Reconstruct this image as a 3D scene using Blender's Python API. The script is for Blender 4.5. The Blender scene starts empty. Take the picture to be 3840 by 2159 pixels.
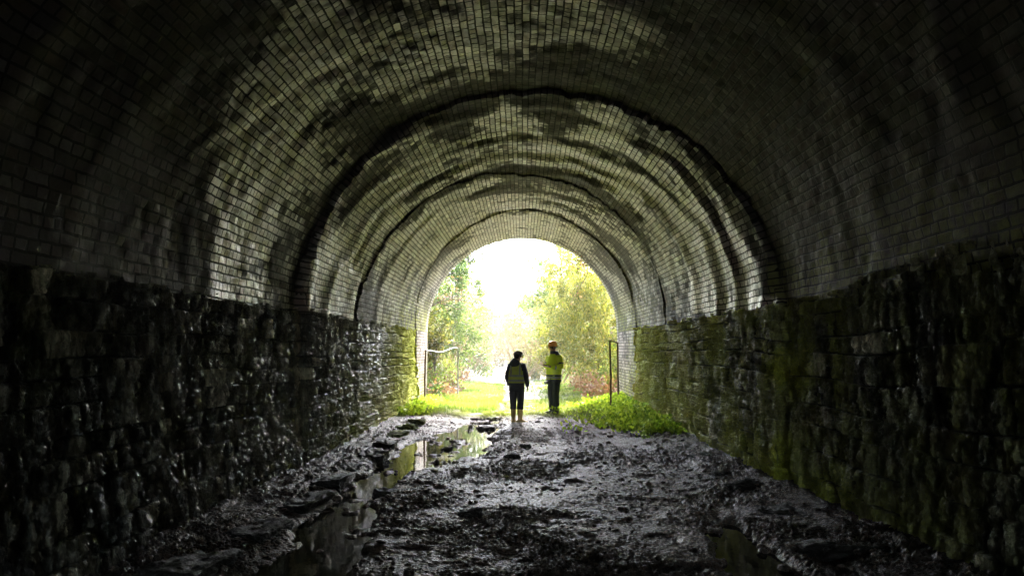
import bpy, bmesh, math, random
import numpy as np
from mathutils import Vector, Matrix
R_ = math.radians
random.seed(7)
RNG = np.random.default_rng(11)
S = bpy.context.scene
COL = S.collection

# ------------------------------------------------------------------ camera, sky, sun, exposure
cd = bpy.data.cameras.new("camera"); cam = bpy.data.objects.new("camera", cd); COL.objects.link(cam)
cd.lens = 26; cd.sensor_width = 36; cd.clip_start = 0.05; cd.clip_end = 1000
cam.location = (0, 0, 1.65); cam.rotation_euler = (R_(94.7), 0, R_(0.78))
S.camera = cam
SUN_EL, SUN_AZ = 48, 12          # the sun stands ahead, beyond the portal, a little to the right
W = bpy.data.worlds.new("World"); S.world = W; W.use_nodes = True
wn = W.node_tree
bg = wn.nodes["Background"]; bg.inputs[1].default_value = 0.15
sky = wn.nodes.new("ShaderNodeTexSky"); sky.sky_type = 'NISHITA'; sky.sun_disc = False
sky.sun_elevation = R_(SUN_EL); sky.sun_rotation = R_(SUN_AZ); sky.dust_density = 3.2; sky.air_density = 1.0
wn.links.new(sky.outputs[0], bg.inputs[0])
ld = bpy.data.lights.new("sun", 'SUN'); sun = bpy.data.objects.new("sun", ld); COL.objects.link(sun)
ld.energy = 1.5; ld.angle = R_(12); ld.color = (1, .95, .86)
sd = Vector((math.sin(R_(SUN_AZ))*math.cos(R_(SUN_EL)), math.cos(R_(SUN_AZ))*math.cos(R_(SUN_EL)), math.sin(R_(SUN_EL))))
sun.rotation_euler = sd.to_track_quat('Z', 'Y').to_euler()
S.view_settings.view_transform = 'Standard'; S.view_settings.look = 'None'
S.view_settings.exposure = 5.3; S.view_settings.gamma = 1
S.render.engine = 'CYCLES'
cy = S.cycles
cy.use_denoising = True; cy.denoiser = 'OPENIMAGEDENOISE'
cy.max_bounces = 10; cy.diffuse_bounces = 7; cy.glossy_bounces = 5; cy.transmission_bounces = 4; cy.volume_bounces = 1
cy.sample_clamp_indirect = 12; cy.caustics_reflective = True; cy.caustics_refractive = False
cy.use_adaptive_sampling = False

# ------------------------------------------------------------------ helpers
def h2(ix, iy, s=0):
    x = (ix.astype(np.int64)*374761393 + iy.astype(np.int64)*668265263 + s*1442695041) & 0xffffffff
    x = ((x ^ (x >> 13))*1274126177) & 0xffffffff
    x = ((x ^ (x >> 15))*2246822519) & 0xffffffff
    return ((x ^ (x >> 16)) & 0xffffff)/float(0xffffff)
def vn(x, y, s=0):
    ix = np.floor(x); iy = np.floor(y); fx = x-ix; fy = y-iy
    fx = fx*fx*fx*(fx*(fx*6-15)+10); fy = fy*fy*fy*(fy*(fy*6-15)+10)
    a = h2(ix, iy, s); b = h2(ix+1, iy, s); c = h2(ix, iy+1, s); d = h2(ix+1, iy+1, s)
    return (a*(1-fx)+b*fx)*(1-fy)+(c*(1-fx)+d*fx)*fy
def fbm(x, y, s=0, o=4, g=.5):
    t = 0; a = 1; n = 0
    for k in range(o):
        t = t+a*vn(x*2**k+k*17.3, y*2**k+k*5.7, s+k); n += a; a *= g
    return t/n
def sst(a, b, x):
    t = np.clip((x-a)/(b-a), 0, 1); return t*t*(3-2*t)
def cells(x, y, s=0):
    """distance to the nearest and second nearest feature point"""
    ix = np.floor(x); iy = np.floor(y); d1 = np.full(x.shape, 9.); d2 = np.full(x.shape, 9.)
    for a in (-1, 0, 1):
        for b in (-1, 0, 1):
            px = ix+a+h2(ix+a, iy+b, s); py = iy+b+h2(ix+a, iy+b, s+5)
            d = np.hypot(px-x, py-y)
            d2 = np.minimum(d2, np.maximum(d1, d)); d1 = np.minimum(d1, d)
    return d1, d2

def facets(x, y, s=0):
    """chipped rock: each cell is a flat face with its own height and tilt"""
    ix = np.floor(x); iy = np.floor(y); best = np.full(x.shape, 9.); out = np.zeros(x.shape)
    for a in (-1, 0, 1):
        for b in (-1, 0, 1):
            cx, cy_ = ix+a, iy+b
            dx = x-(cx+h2(cx, cy_, s)); dy = y-(cy_+h2(cx, cy_, s+5)); d = dx*dx+dy*dy; k = d < best
            best = np.where(k, d, best)
            out = np.where(k, h2(cx, cy_, s+9)+(h2(cx, cy_, s+11)-.5)*1.6*dx+(h2(cx, cy_, s+13)-.5)*1.6*dy, out)
    return out
def tag(o, label=None, cat=None, group=None, kind=None):
    for k, v in (('label', label), ('category', cat), ('group', group), ('kind', kind)):
        if v: o[k] = v
    return o
def empty(name, loc=(0, 0, 0), rz=0, **k):
    o = bpy.data.objects.new(name, None); COL.objects.link(o); o.location = loc; o.rotation_euler = (0, 0, rz)
    o.empty_display_size = .2
    return tag(o, **k)
def mk(name, V, F, mat, parent=None, smooth=True, uv=None, attrs=None, loc=None):
    """V (n,3); F: an array (m,k) or a list of faces"""
    me = bpy.data.meshes.new(name)
    V = np.asarray(V, dtype=np.float32)
    if isinstance(F, np.ndarray):
        m, k = F.shape
        me.vertices.add(len(V)); me.vertices.foreach_set('co', V.ravel())
        me.loops.add(m*k); me.loops.foreach_set('vertex_index', F.astype(np.int32).ravel())
        me.polygons.add(m); me.polygons.foreach_set('loop_start', np.arange(0, m*k, k, dtype=np.int32))
        me.update(calc_edges=True)
    else:
        me.from_pydata(V.tolist(), [], F)
    me.polygons.foreach_set('use_smooth', np.full(len(me.polygons), smooth))
    if uv is not None:
        L = np.empty(len(me.loops), dtype=np.int32); me.loops.foreach_get('vertex_index', L)
        me.uv_layers.new(name='UVMap').data.foreach_set('uv', np.asarray(uv, dtype=np.float32)[L].ravel())
    for k, v in (attrs or {}).items():
        me.attributes.new(k, 'FLOAT', 'POINT').data.foreach_set('value', np.asarray(v, dtype=np.float32).ravel())
    me.materials.append(mat)
    o = bpy.data.objects.new(name, me); COL.objects.link(o)
    if parent: o.parent = parent
    if loc is not None: o.location = loc
    return o
def gridf(nr, nc, flip=False):
    i = (np.arange(nr-1)[:, None]*nc+np.arange(nc-1)[None]).ravel()
    f = np.stack([i, i+1, i+nc+1, i+nc], 1)
    return f[:, ::-1] if flip else f

class N:
    """small node-tree writer"""
    def __init__(s, name):
        s.m = bpy.data.materials.new(name); s.m.use_nodes = True; s.t = s.m.node_tree; s.t.nodes.clear()
        s.out = s.t.nodes.new('ShaderNodeOutputMaterial')
    def n(s, typ, ins=None, **k):
        x = s.t.nodes.new('ShaderNode'+typ)
        for a, b in k.items(): setattr(x, a, b)
        for a, b in (ins or {}).items():
            if b is None: continue
            i = x.inputs[a]
            if isinstance(b, bpy.types.NodeSocket): s.t.links.new(b, i)
            else: i.default_value = b
        return x
    def noise(s, vec, scale, detail=4, rough=.6, dist=0):
        return s.n('TexNoise', {'Vector': vec, 'Scale': scale, 'Detail': detail, 'Roughness': rough, 'Distortion': dist}).outputs['Fac']
    def mapr(s, v, a, b, c=0., d=1.):
        return s.n('MapRange', {'Value': v, 'From Min': a, 'From Max': b, 'To Min': c, 'To Max': d}).outputs[0]
    def math(s, op, a, b=0.):
        return s.n('Math', {0: a, 1: b}, operation=op).outputs[0]
    def mix(s, f, a, b, mode='MIX'):
        x = s.n('Mix', data_type='RGBA', blend_type=mode)
        for i, v in ((0, f), (6, a), (7, b)):
            if isinstance(v, bpy.types.NodeSocket): s.t.links.new(v, x.inputs[i])
            else: x.inputs[i].default_value = v if i == 0 else (*v[:3], 1)
        return x.outputs[2]
    def ramp(s, f, stops, interp='LINEAR'):
        x = s.n('ValToRGB', {'Fac': f}); r = x.color_ramp; r.interpolation = interp
        while len(r.elements) < len(stops): r.elements.new(.5)
        for e, (p, c) in zip(r.elements, stops): e.position = p; e.color = (*c, 1)
        return x.outputs[0]
    def attr(s, name): return s.n('Attribute', attribute_name=name).outputs['Fac']
    def bump(s, h, dist, strength=1., normal=None):
        return s.n('Bump', {'Height': h, 'Distance': dist, 'Strength': strength, 'Normal': normal}).outputs[0]
    def pbr(s, col, rough=.6, normal=None, spec=.5, **k):
        b = s.n('BsdfPrincipled', {'Base Color': col if isinstance(col, bpy.types.NodeSocket) else (*col[:3], 1),
                                   'Roughness': rough, 'Specular IOR Level': spec, 'Normal': normal, **k})
        s.t.links.new(b.outputs[0], s.out.inputs[0]); return b
    def pos(s): return s.n('NewGeometry').outputs['Position']
    def obj(s): return s.n('TexCoord').outputs['Object']
    def scl(s, v, x): return s.n('VectorMath', {0: v, 1: x}, operation='MULTIPLY').outputs[0]
    def addv(s, v, x): return s.n('VectorMath', {0: v, 1: x}, operation='ADD').outputs[0]

# ------------------------------------------------------------------ materials
def mat_brick(name, tint=1.):
    m = N(name); uv = m.n('UVMap').outputs[0]; P = m.pos()
    wob = m.n('TexNoise', {'Vector': P, 'Scale': 2.2, 'Detail': 3.}).outputs['Color']
    wob2 = m.n('TexNoise', {'Vector': P, 'Scale': 14., 'Detail': 2.}).outputs['Color']
    v = m.addv(uv, m.scl(m.addv(wob, (-.5, -.5, -.5)), (.055, .03, 0)))
    v = m.addv(v, m.scl(m.addv(wob2, (-.5, -.5, -.5)), (.022, .013, 0)))
    br = m.n('TexBrick', {'Vector': v, 'Color1': (0, 0, 0, 1), 'Color2': (1, 1, 1, 1), 'Mortar': (.5, .5, .5, 1), 'Scale': 1.,
                          'Mortar Size': .0105, 'Mortar Smooth': .25, 'Bias': 0., 'Brick Width': .212, 'Row Height': .084},
             offset=.5, offset_frequency=2, squash=.52, squash_frequency=2)
    rnd, fac = br.outputs['Color'], br.outputs['Fac']
    c = m.ramp(rnd, [(0, (.14, .11, .11)), (.2, (.32, .26, .25)), (.4, (.50, .43, .41)), (.58, (.34, .23, .21)), (.7, (.60, .51, .48)), (.85, (.28, .235, .23)), (1, (.72, .64, .60))])
    big = m.noise(P, 1.3, 5, .65); fine = m.noise(P, 30., 4, .7)
    c = m.mix(m.mapr(fine, .4, .75, .0, .5), c, (.17, .145, .13))
    red = m.math('MULTIPLY', m.mapr(m.noise(P, .9, 3), .5, .62), m.mapr(rnd, .45, .6))
    c = m.mix(m.math('MULTIPLY', red, .45), c, (.23, .12, .085))
    soot_shade = m.attr('soot_shade')
    sj = m.math('ADD', soot_shade, m.mapr(big, .3, .7, -.22, .22))
    sj = m.math('ADD', sj, m.mapr(rnd, 0, 1, .12, -.12))
    sj = m.math('ADD', sj, m.mapr(fine, .3, .7, .1, -.1))
    sm = m.mapr(sj, .40, .66)
    c = m.mix(m.math("MULTIPLY", sm, .9), c, m.mix(.12, (.030, .026, .027), c))
    lime = m.mapr(m.noise(m.scl(P, (1, 1.6, .35)), 3.1, 5, .7), .66, .75)
    c = m.mix(m.math('MULTIPLY', lime, .35), c, (.6, .58, .56))
    moss = m.math('MULTIPLY', m.attr('moss'), m.mapr(m.noise(P, 5., 4, .7), .35, .6))
    c = m.mix(moss, c, (.34, .36, .07))
    c = m.mix(m.math('MULTIPLY', fac, .93), c, (.02, .019, .018))
    hgt = m.math('ADD', m.math('MULTIPLY', m.math('SUBTRACT', 1., fac), 1.), m.math('MULTIPLY', fine, .35))
    hgt = m.math('ADD', hgt, m.math('MULTIPLY', rnd, .8))
    hgt = m.math('ADD', hgt, m.math('MULTIPLY', m.noise(P, 9., 3), .5))
    hgt = m.math('SUBTRACT', hgt, m.math('MULTIPLY', sm, .15))
    nb = m.bump(hgt, .016, .9)
    dull = m.math('MAXIMUM', m.math('MAXIMUM', sm, fac), moss)
    r = m.math('ADD', m.mapr(fine, .3, .7, .2, .42), m.math('MULTIPLY', dull, .3))
    m.pbr(c, r, nb, spec=m.math('MULTIPLY', m.math('SUBTRACT', 1., m.math('MULTIPLY', dull, .90)), m.mapr(rnd, 0, 1, .7, 1.)))
    return m.m
def mat_stone(name):
    m = N(name); P = m.pos(); st = m.scl(P, (1, 1, .28))
    big = m.noise(P, 1.7, 4); vert = m.noise(st, 20., 6, .7, .4); fine = m.noise(P, 45., 4, .7)
    c = m.ramp(vert, [(.28, (.025, .024, .021)), (.45, (.10, .092, .075)), (.58, (.26, .24, .19)), (.75, (.42, .39, .32))])
    c = m.mix(m.mapr(big, .4, .7, 0, .6), c, (.05, .048, .04))
    cell = m.attr('cell')
    c = m.mix(1., c, m.ramp(cell, [(0, (.55, .55, .52)), (.7, (1, 1, .95)), (.88, (1.2, 1.15, 1.0)), (.95, (1.5, 1.45, 1.3)), (1, (4.5, 4.2, 3.6))]), 'MULTIPLY')
    mo = m.math('MULTIPLY', m.attr('moss'), m.mapr(m.math('ADD', m.math('MULTIPLY', vert, .6), m.math('MULTIPLY', m.noise(st, 7., 5, .7), .6)), .40, .52))
    mc = m.mix(m.mapr(fine, .3, .7), (.24, .26, .04), (.68, .70, .08))
    mc = m.mix(m.math('MULTIPLY', m.attr('ochre'), m.mapr(big, .3, .6)), mc, (.42, .26, .04))
    c = m.mix(mo, c, mc)
    c = m.mix(m.math('MULTIPLY', m.attr('joint'), .75), c, (.015, .014, .012))
    wet = m.attr('wet')
    r = m.math('SUBTRACT', m.mapr(fine, .3, .7, .5, .8), m.math('MULTIPLY', wet, .56))
    r = m.math('ADD', r, m.math('MULTIPLY', mo, .25))
    h = m.math('ADD', m.math('MULTIPLY', vert, 1.), m.math('MULTIPLY', fine, .3))
    h = m.math('ADD', h, m.math('MULTIPLY', m.noise(m.scl(P, (1, 1, .45)), 42., 4, .75), .7))
    nb = m.bump(h, .05, 1.)
    dull = m.math('MAXIMUM', m.math('MULTIPLY', mo, .55), m.math('SUBTRACT', 1., wet))
    dull = m.math('MAXIMUM', dull, m.attr('joint'))
    m.pbr(c, r, nb, spec=m.math('MULTIPLY', m.math('SUBTRACT', 1., m.math('MULTIPLY', dull, .9)), m.mapr(big, .35, .6, .5, 1.)))
    return m.m
def mat_mud():
    m = N('wet_mud'); P = m.pos()
    a = m.noise(P, 22., 5, .7); b = m.noise(P, 3., 4); f = m.noise(P, 75., 3, .7)
    c = m.ramp(a, [(.3, (.005, .0038, .0035)), (.5, (.036, .0225, .016)), (.72, (.145, .092, .062))])
    c = m.mix(m.mapr(b, .4, .7, 0, .4), c, (.055, .045, .036))
    dry = m.attr('dry')
    c = m.mix(m.math('MULTIPLY', dry, m.mapr(a, .3, .6, .3, .8)), c, (.17, .13, .115))
    g = m.math('MULTIPLY', m.attr('green'), m.mapr(b, .25, .5))
    c = m.mix(g, c, (.09, .11, .02))
    r = m.math('ADD', m.mapr(m.noise(P, 48., 3, .7), .36, .60, .10, .72), m.math('MULTIPLY', dry, .3))
    v = m.n('TexVoronoi', {'Vector': P, 'Scale': 34.}).outputs['Distance']
    h = m.math('ADD', m.math('ADD', m.math('MULTIPLY', a, .9), m.math('MULTIPLY', f, .3)), m.math('MULTIPLY', v, .5))
    dull = m.math('MAXIMUM', m.math('MULTIPLY', dry, .8), g)
    r = m.math('ADD', r, m.math('MULTIPLY', g, .4))
    m.pbr(c, r, m.bump(h, .032, 1.), spec=m.math('MULTIPLY', m.math('SUBTRACT', 1., dull), m.mapr(b, .35, .65, .14, .42)))
    return m.m
def mat_simple(name, c1, c2, scale=8., rough=.7, bump=.0, bscale=None, spec=.4, **k):
    m = N(name); P = m.obj(); a = m.noise(P, scale, 5, .65)
    c = m.mix(m.mapr(a, .3, .7), c1, c2)
    nb = m.bump(m.noise(P, bscale or scale*3, 4, .7), bump) if bump else None
    m.pbr(c, rough, nb, spec=spec, **k)
    return m.m
def mat_leaf(name, cols, trans=.45, rough=.5):
    m = N(name); t = m.attr('tint')
    n = len(cols); c = m.ramp(t, [(i/(n-1), x) for i, x in enumerate(cols)])
    b = m.pbr(c, rough, spec=.12)
    tr = m.n('BsdfTranslucent', {'Color': m.mix(1., c, (1.3, 1.3, .8), 'MULTIPLY')})
    mx = m.n('MixShader', {0: trans, 1: b.outputs[0], 2: tr.outputs[0]})
    m.t.links.new(mx.outputs[0], m.out.inputs[0])
    return m.m
def mat_water():
    m = N('muddy_water'); P = m.pos()
    rip = m.noise(m.scl(P, (1, .6, 1)), 11., 3, .5)
    c = m.mix(m.mapr(m.noise(P, 2.), .3, .7), (.018, .016, .010), (.035, .032, .014))
    m.pbr(c, .03, m.bump(rip, .0016, .5), spec=.5, IOR=1.33)
    return m.m
BRICK = mat_brick('sooty_brick'); STONE = mat_stone('rock_faced_stone'); MUD = mat_mud(); WATER = mat_water()
ROCK = mat_simple('wet_rock', (.007, .007, .006), (.032, .029, .026), 14, .5, .03, 40, .12)
MROCK = mat_simple('mossy_rock', (.03, .032, .014), (.15, .18, .025), 5, .75, .03, 14)
PROCK = mat_simple('pale_rock', (.2, .19, .15), (.34, .32, .26), 7, .6, .02, 18)

# ------------------------------------------------------------------ tunnel shape
HC, SPR = 1.65, 2.15            # camera height; height where the vault springs from the walls
Y_END = 22.7                    # the portal
Y_BACK = -25.  # unseen open rear end, set close enough to let in fill light
JA, JB, JC = (8.8, 10.0, 10.2), (15.5, 14.6, 13.3), (19.3, 18.2, 20.6)   # depth of each joint at the right wall, crown, left wall
RAD = (3.13, 3.0, 2.955, 2.92)
def jy(J, th): return np.interp(th, [0, math.pi/2, math.pi], J)
def usample():
    """depth samples, as dense as the lens needs; u runs through the joints at 9.7, 14.5, 19.4"""
    a = list(np.linspace(Y_BACK, 3.2, 50)); y = 3.2
    while y < Y_END:
        y += max(.009, min(y*y/2220/1.5, .05)); a.append(min(y, Y_END))
    a = np.array(a); out = []
    for j in (9.7, 14.5, 19.4):
        a = a[np.abs(a-j) > .012]; a = np.concatenate([a, [j-.004, j+.004, j-.05]])
    return np.unique(np.round(a, 5))
U = usample()
def warp(u, th):
    """u -> real depth so that the joints follow their skewed lines"""
    rg = .16*(vn(th*14, th*0, 61)-.5)+.10*(vn(th*34, th*0, 62)-.5)
    d = [0, 0, jy(JA, th)-9.7+rg, jy(JB, th)-14.5+rg*1.3, jy(JC, th)-19.4+rg, 0]
    k = [Y_BACK, 4., 9.7, 14.5, 19.4, Y_END]
    o = u.copy()
    w = np.zeros_like(u)
    for i in range(5):
        t = np.clip((u-k[i])/(k[i+1]-k[i]), 0, 1); mk_ = (u >= k[i]) & (u <= k[i+1])
        w = np.where(mk_, d[i]*(1-t)+d[i+1]*t, w)
    return o+w
def sec(u):
    return np.select([u < 9.7, u < 14.5, u < 19.4], [0, 1, 2], 3)
def radius(u, th):
    s = sec(u); k1 = .2+1.6*vn(th*5, th*0, 63); k2 = .2+1.6*vn(th*6, th*0, 64)
    r0 = np.interp(th, [0, .7, 1.6, 2.4, math.pi], [3.12, 3.06, 3.05, 3.08, 3.13])
    return np.select([s == 0, s == 1, s == 2], [r0, 3.0, 3.0-.025*k1], 2.97-.02*k2)
def groove(u, n):
    """ragged recess just before each joint"""
    g = 0
    for j, w in ((9.7, .04), (14.5, .04), (19.4, .03)):
        g = g+np.where(u < j, np.exp(-((j-u)/w)**2), 0)*(.0+.03*n)
    return g
def px2vault(X, Y, R=3.0):
    """a point of the vault measured in the photograph -> depth and arc angle"""
    a = (X-1313)/1860; b = (877-Y)/1860; c0 = SPR-HC
    A = a*a+b*b; B = -2*b*c0; C = c0*c0-R*R
    t = (-B+math.sqrt(B*B-4*A*C))/(2*A)
    return t, math.atan2(b*t-c0, a*t)

tunnel = empty('tunnel', (0, 0, 0), label='old railway tunnel with a sooty brick vault above rough wet stone side walls', cat='tunnel')

# --- vault
def build_vault():
    nt = 760
    th = np.linspace(0, math.pi, nt)
    UU, TT = np.meshgrid(U, th)
    Yv = warp(UU, TT); s = sec(UU)
    arc = 3.*TT
    n1 = fbm(Yv*1.1, arc*1.1, 3); n2 = fbm(Yv*5, arc*5, 9)
    r = radius(UU, TT)+groove(UU, n1)
    # the lining has bulged in rings: slow waves along the bore that wander across the arch
    ph = Yv+.45*np.sin(2.3*TT+.6)+1.7*(fbm(Yv*.35, arc*.5, 21)-.5)
    amp = 1.0*np.select([s == 0, s == 1, s == 2], [.006, .021, .011], .004)*(.4+1.2*vn(Yv*.8, arc*.5, 22))
    r = r+amp*(np.sin(ph*2*math.pi/1.12)+.6*np.sin(ph*2*math.pi/.61+2*TT))
    r = r+(fbm(Yv*.8, arc*.8, 5)-.5)*np.where(s == 0, .055, .04)
    cw = (vn(Yv*9, arc/.084, 47)-.5)*np.where(s == 0, .011, .006)      # single bricks set in or out
    r = r+cw+(n2-.5)*np.where(s == 0, .018, .008)
    spall = sst(.54, .64, fbm(Yv*1.3, arc*1.3, 33, 5, .6))*np.where(s == 0, 1, .12)*sst(.8, 1.6, TT)
    r = r+spall*(.006+.018*(fbm(Yv*8.6, arc*11, 35, 2)-.3))
    # sooty stains, with some shade painted in
    soot_shade = np.select([s == 0, s == 1, s == 2], [.58, .22, .44], .55)  # portal section painted darker to tone down the light on it
    soot_shade = soot_shade+.5*sst(.8, .0, np.minimum(TT, math.pi-TT)*3)*sst(.3, .6, vn(Yv*1.7, arc*3, 50))
    soot_shade = soot_shade+(fbm(Yv*.9, arc*.55, 40, 6, .6)-.5)*1.6+(fbm(Yv*4, arc*4, 41, 4, .6)-.5)*.35
    soot_shade = np.where((s == 0) & (TT < 1.35), soot_shade+.45*sst(1.45, .8, TT), soot_shade)
    soot_shade = soot_shade+.35*sst(7.5, 5.0, Yv)  # darker towards the camera end
    for j, w in ((9.7, .35), (14.5, .32), (19.4, .2)):
        soot_shade = soot_shade+.22*np.exp(-(((UU-j)+.1)/w)**2)  # shadow of the step at each joint, painted into the mask
    # dark wandering streaks: sooty, and painting the shade between the bulged rings
    for ctr, wd, t0, t1, v in ((11.5, .2, .35, 1.3, .6), (12.9, .22, .2, 1.15, .55), (10.7, .16, .5, 1.2, .4), (13.6, .2, .9, 1.9, .4), (13.3, .25, 1.9, 2.5, .5), (16.0, .35, .9, 2.3, .3), (12.1, .12, 2.4, 2.9, .3), (14.2, .3, .5, 2.6, .5), (11.9, .25, 1.0, 1.75, .45), (12.6, .18, 1.7, 2.7, .4), (10.5, .2, 2.0, 2.9, .35), (17.2, .3, .3, 1.6, .35)):
        wv = ctr+.7*(fbm(Yv*1.5, arc*1.5, 55)-.5)
        soot_shade = soot_shade+v*np.exp(-((Yv-wv)/wd)**2)*sst(t0, t0+.25, TT)*sst(t1, t1-.25, TT)
    wa = 1.1*(fbm(Yv*1.6, arc*1.6, 48, 5, .65)-.5); wb = .9*(fbm(Yv*1.9, arc*1.9, 49, 5, .65)-.5)
    for X, Y, ry, rs, v in ((1150, 285, .8, .55, .8), (1400, 280, .9, .45, .85), (1300, 290, .45, .3, -.5), (650, 60, .9, .9, -.55), (1170, 90, 1.1, .28, -.5), (985, 190, .5, .25, -.4),
                            (680, 330, .8, .6, -.3), (560, 420, .8, .5, -.25), (780, 420, .7, .4, -.25), (700, 480, .6, .5, -.2), (600, 620, .8, .6, -.22), (640, 740, 1.2, .1, -.4), (100, 400, .8, .5, .1), (430, 200, .9, .9, .3), (1345, 530, .5, .3, -.35), (1600, 215, .9, .5, -.2), (850, 480, .4, .5, .3)):
        y0, t0 = px2vault(X, Y, 3.1 if Y < 240 or X < 760 else 3.)
        soot_shade = soot_shade+v*np.exp(-(((Yv+wa-y0)/ry)**2+(((TT-t0)*3+wb)/rs)**2)**2)
    soot_shade = soot_shade+.1*spall
    moss = sst(.5, .05, np.minimum(TT, math.pi-TT))*sst(14.5, 19, Yv)*np.where(TT < 1, .6, 1.)+.55*sst(.3, .0, TT+.3*(fbm(Yv*2, arc*2, 51)-.5))*(Yv < 9)
    X = r*np.cos(TT); Z = SPR+r*np.sin(TT)
    V = np.stack([X, Yv, Z], -1).reshape(-1, 3)
    uv = np.stack([Yv, arc], -1).reshape(-1, 2)
    mk('brick_vault', V, gridf(nt, len(U), True), BRICK, tunnel, uv=uv, attrs={'soot_shade': soot_shade, 'moss': moss})
build_vault()

# --- stone side walls
def courses(seed, hmin=.14, hmax=.33):
    r = random.Random(seed); z = [-.4]
    while z[-1] < 2.6: z.append(z[-1]+r.uniform(hmin, hmax))
    return np.array(z)
def blocks(y, z, seed):
    cz = courses(seed); r = random.Random(seed+1)
    zz = z+.05*(vn(y*.9, z*.8, seed)-.5)*2
    ci = np.clip(np.searchsorted(cz, zz)-1, 0, len(cz)-2)
    dz = np.minimum(zz-cz[ci], cz[ci+1]-zz)
    cell = np.zeros_like(y); dy = np.zeros_like(y)
    for c in range(len(cz)-1):
        e = [-31.]
        while e[-1] < 24: e.append(e[-1]+r.uniform(.12, .5))
        e = np.array(e); k = ci == c
        if not k.any(): continue
        yy = y[k]+.012*(vn(z[k]*6, y[k]*3, seed+4)-.5)*2
        j = np.clip(np.searchsorted(e, yy)-1, 0, len(e)-2)
        dy[k] = np.minimum(yy-e[j], e[j+1]-yy)
        cell[k] = h2(j, np.full_like(j, c), seed+2)
    return cell, np.minimum(dy, dz), dz
def build_wall(side):
    th = 0. if side > 0 else math.pi
    nz = 330
    Zs = np.linspace(-.35, SPR+.02, nz)
    seed = 100 if side > 0 else 200
    UU, ZZ = np.meshgrid(U[U <= 19.4+.004], Zs)
    Yv = warp(UU, np.full_like(UU, th))
    cell, dj, dz = blocks(Yv, ZZ, seed)
    n = fbm(Yv*.9, ZZ*.9, seed)
    x = radius(UU, np.full_like(UU, th))+groove(UU, n)-.025
    rough = 1.0
    rough = 1.0
    big = fbm(Yv*1.6, ZZ*1.1, seed+30)
    x = x-(cell-.5)*.05
    jv = .15+1.0*sst(.45, .65, vn(Yv*1.7, ZZ*2.3, seed+31))       # joints open here, filled there
    joint = sst(.016, .003, dj)*np.clip(jv, 0, 1)
    x = x+joint*(.02+.03*n)
    pillow = np.clip(dj/.05, 0, 1)**.6
    x = x-.006*pillow*jv
    wx = Yv+.05*(fbm(Yv*5, ZZ*5, seed+33)-.5)
    riv = fbm(wx*22, ZZ*5.2+cell*9, seed+7, 4, .6)-.5      # riven, mostly upright relief
    rdg = 1-2*np.abs(fbm(wx*9+cell*5, ZZ*2.6+cell*3, seed+17, 3, .55)-.5)
    fc = facets(wx*11+cell*7, ZZ*3.2+cell*5+.8*fbm(Yv*4, ZZ*4, seed+40), seed+41); fc2 = facets(wx*27, ZZ*9+cell*3, seed+43)
    x = x-((fc-.5)*.042+(fc2-.5)*.022)
    x = x-(riv*.09+(rdg-.8)*.05)*(.35+1.0*big)*(.6+.4*pillow)
    x = x-(fbm(Yv*45, ZZ*30, seed+9, 2)-.5)*.036
    x = x-(fbm(Yv*.7, ZZ*.7, seed+3)-.5)*.10
    x = x+.02*sst(.3, 2.1, ZZ)
    if side < 0:
        x = x-.10*sst(.9, .0, ZZ)*(UU < 9.7)
    d1 = fbm(Yv*1.2, ZZ*1.2, seed+20)
    if side > 0:
        d2 = fbm(Yv*2.6, ZZ*1.5, seed+21, 5, .65)-.5; d3 = fbm(Yv*.6, ZZ*.5, seed+22)-.5
        moss = .12+.5*sst(.35, .62, d1)+sst(8, 19, Yv+9*d3)*1.0+.45*sst(1.2, .1, ZZ+1.5*d2)*sst(3, 9, Yv)+1.2*d2
        wet = .40+.6*np.exp(-(((Yv-6.3)/.5)**2+((ZZ-1.45)/.45)**2))
        ochre = .9*sst(18.2, 19.3, Yv+2*d2)*sst(2.3, .6, ZZ+1.*d3)
        moss = moss*(1-.4*sst(9, 6, Yv))+ochre
    else:
        d2 = fbm(Yv*2.6, ZZ*1.5, seed+21, 5, .65)-.5; d3 = fbm(Yv*.6, ZZ*.5, seed+22)-.5
        moss = 1.15*sst(12.3, 18.5, Yv+4*d3+3*d2-.5*ZZ)+.5*sst(9, 14, Yv+4*d2)*sst(1.5, .2, ZZ+d2)+.3*sst(.45, .62, d1)*sst(5.5, 3.5, Yv)*sst(1.0, 1.6, ZZ)
        wet = .75+.25*sst(1.6, .8, ZZ)-.65*sst(13, 18, Yv+4*d3)-.5*sst(6.8, 5, Yv)*sst(1.15, 1.5, ZZ)
        ochre = 0*Yv
    cel = cell.copy()
    if side < 0: cel = np.where((UU > 9.42) & (UU < 9.7) & (ZZ > .35), .99, cel)      # pale quoins where the near section ends
    bx = Yv/.34+.4*vn(Yv*2, Yv*0, seed+50); fr = bx-np.floor(bx)
    top = .045*(h2(np.floor(bx), 0*bx, seed+51)*(1-sst(.9, 1, fr))+h2(np.floor(bx)+1, 0*bx, seed+51)*sst(.9, 1, fr))
    if side > 0: top = top+.20*sst(8.4, 5.2, Yv)
    Zr = ZZ+top*sst(1.2, SPR, ZZ)
    V = np.stack([side*x, Yv, Zr], -1).reshape(-1, 3)
    mk('stone_wall', V, gridf(nz, UU.shape[1], side < 0), STONE, tunnel,
       attrs={'moss': np.clip(moss, 0, 1.2), 'wet': np.clip(wet, 0, 1), 'cell': cel, 'joint': joint, 'ochre': ochre})
build_wall(1); build_wall(-1)

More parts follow.
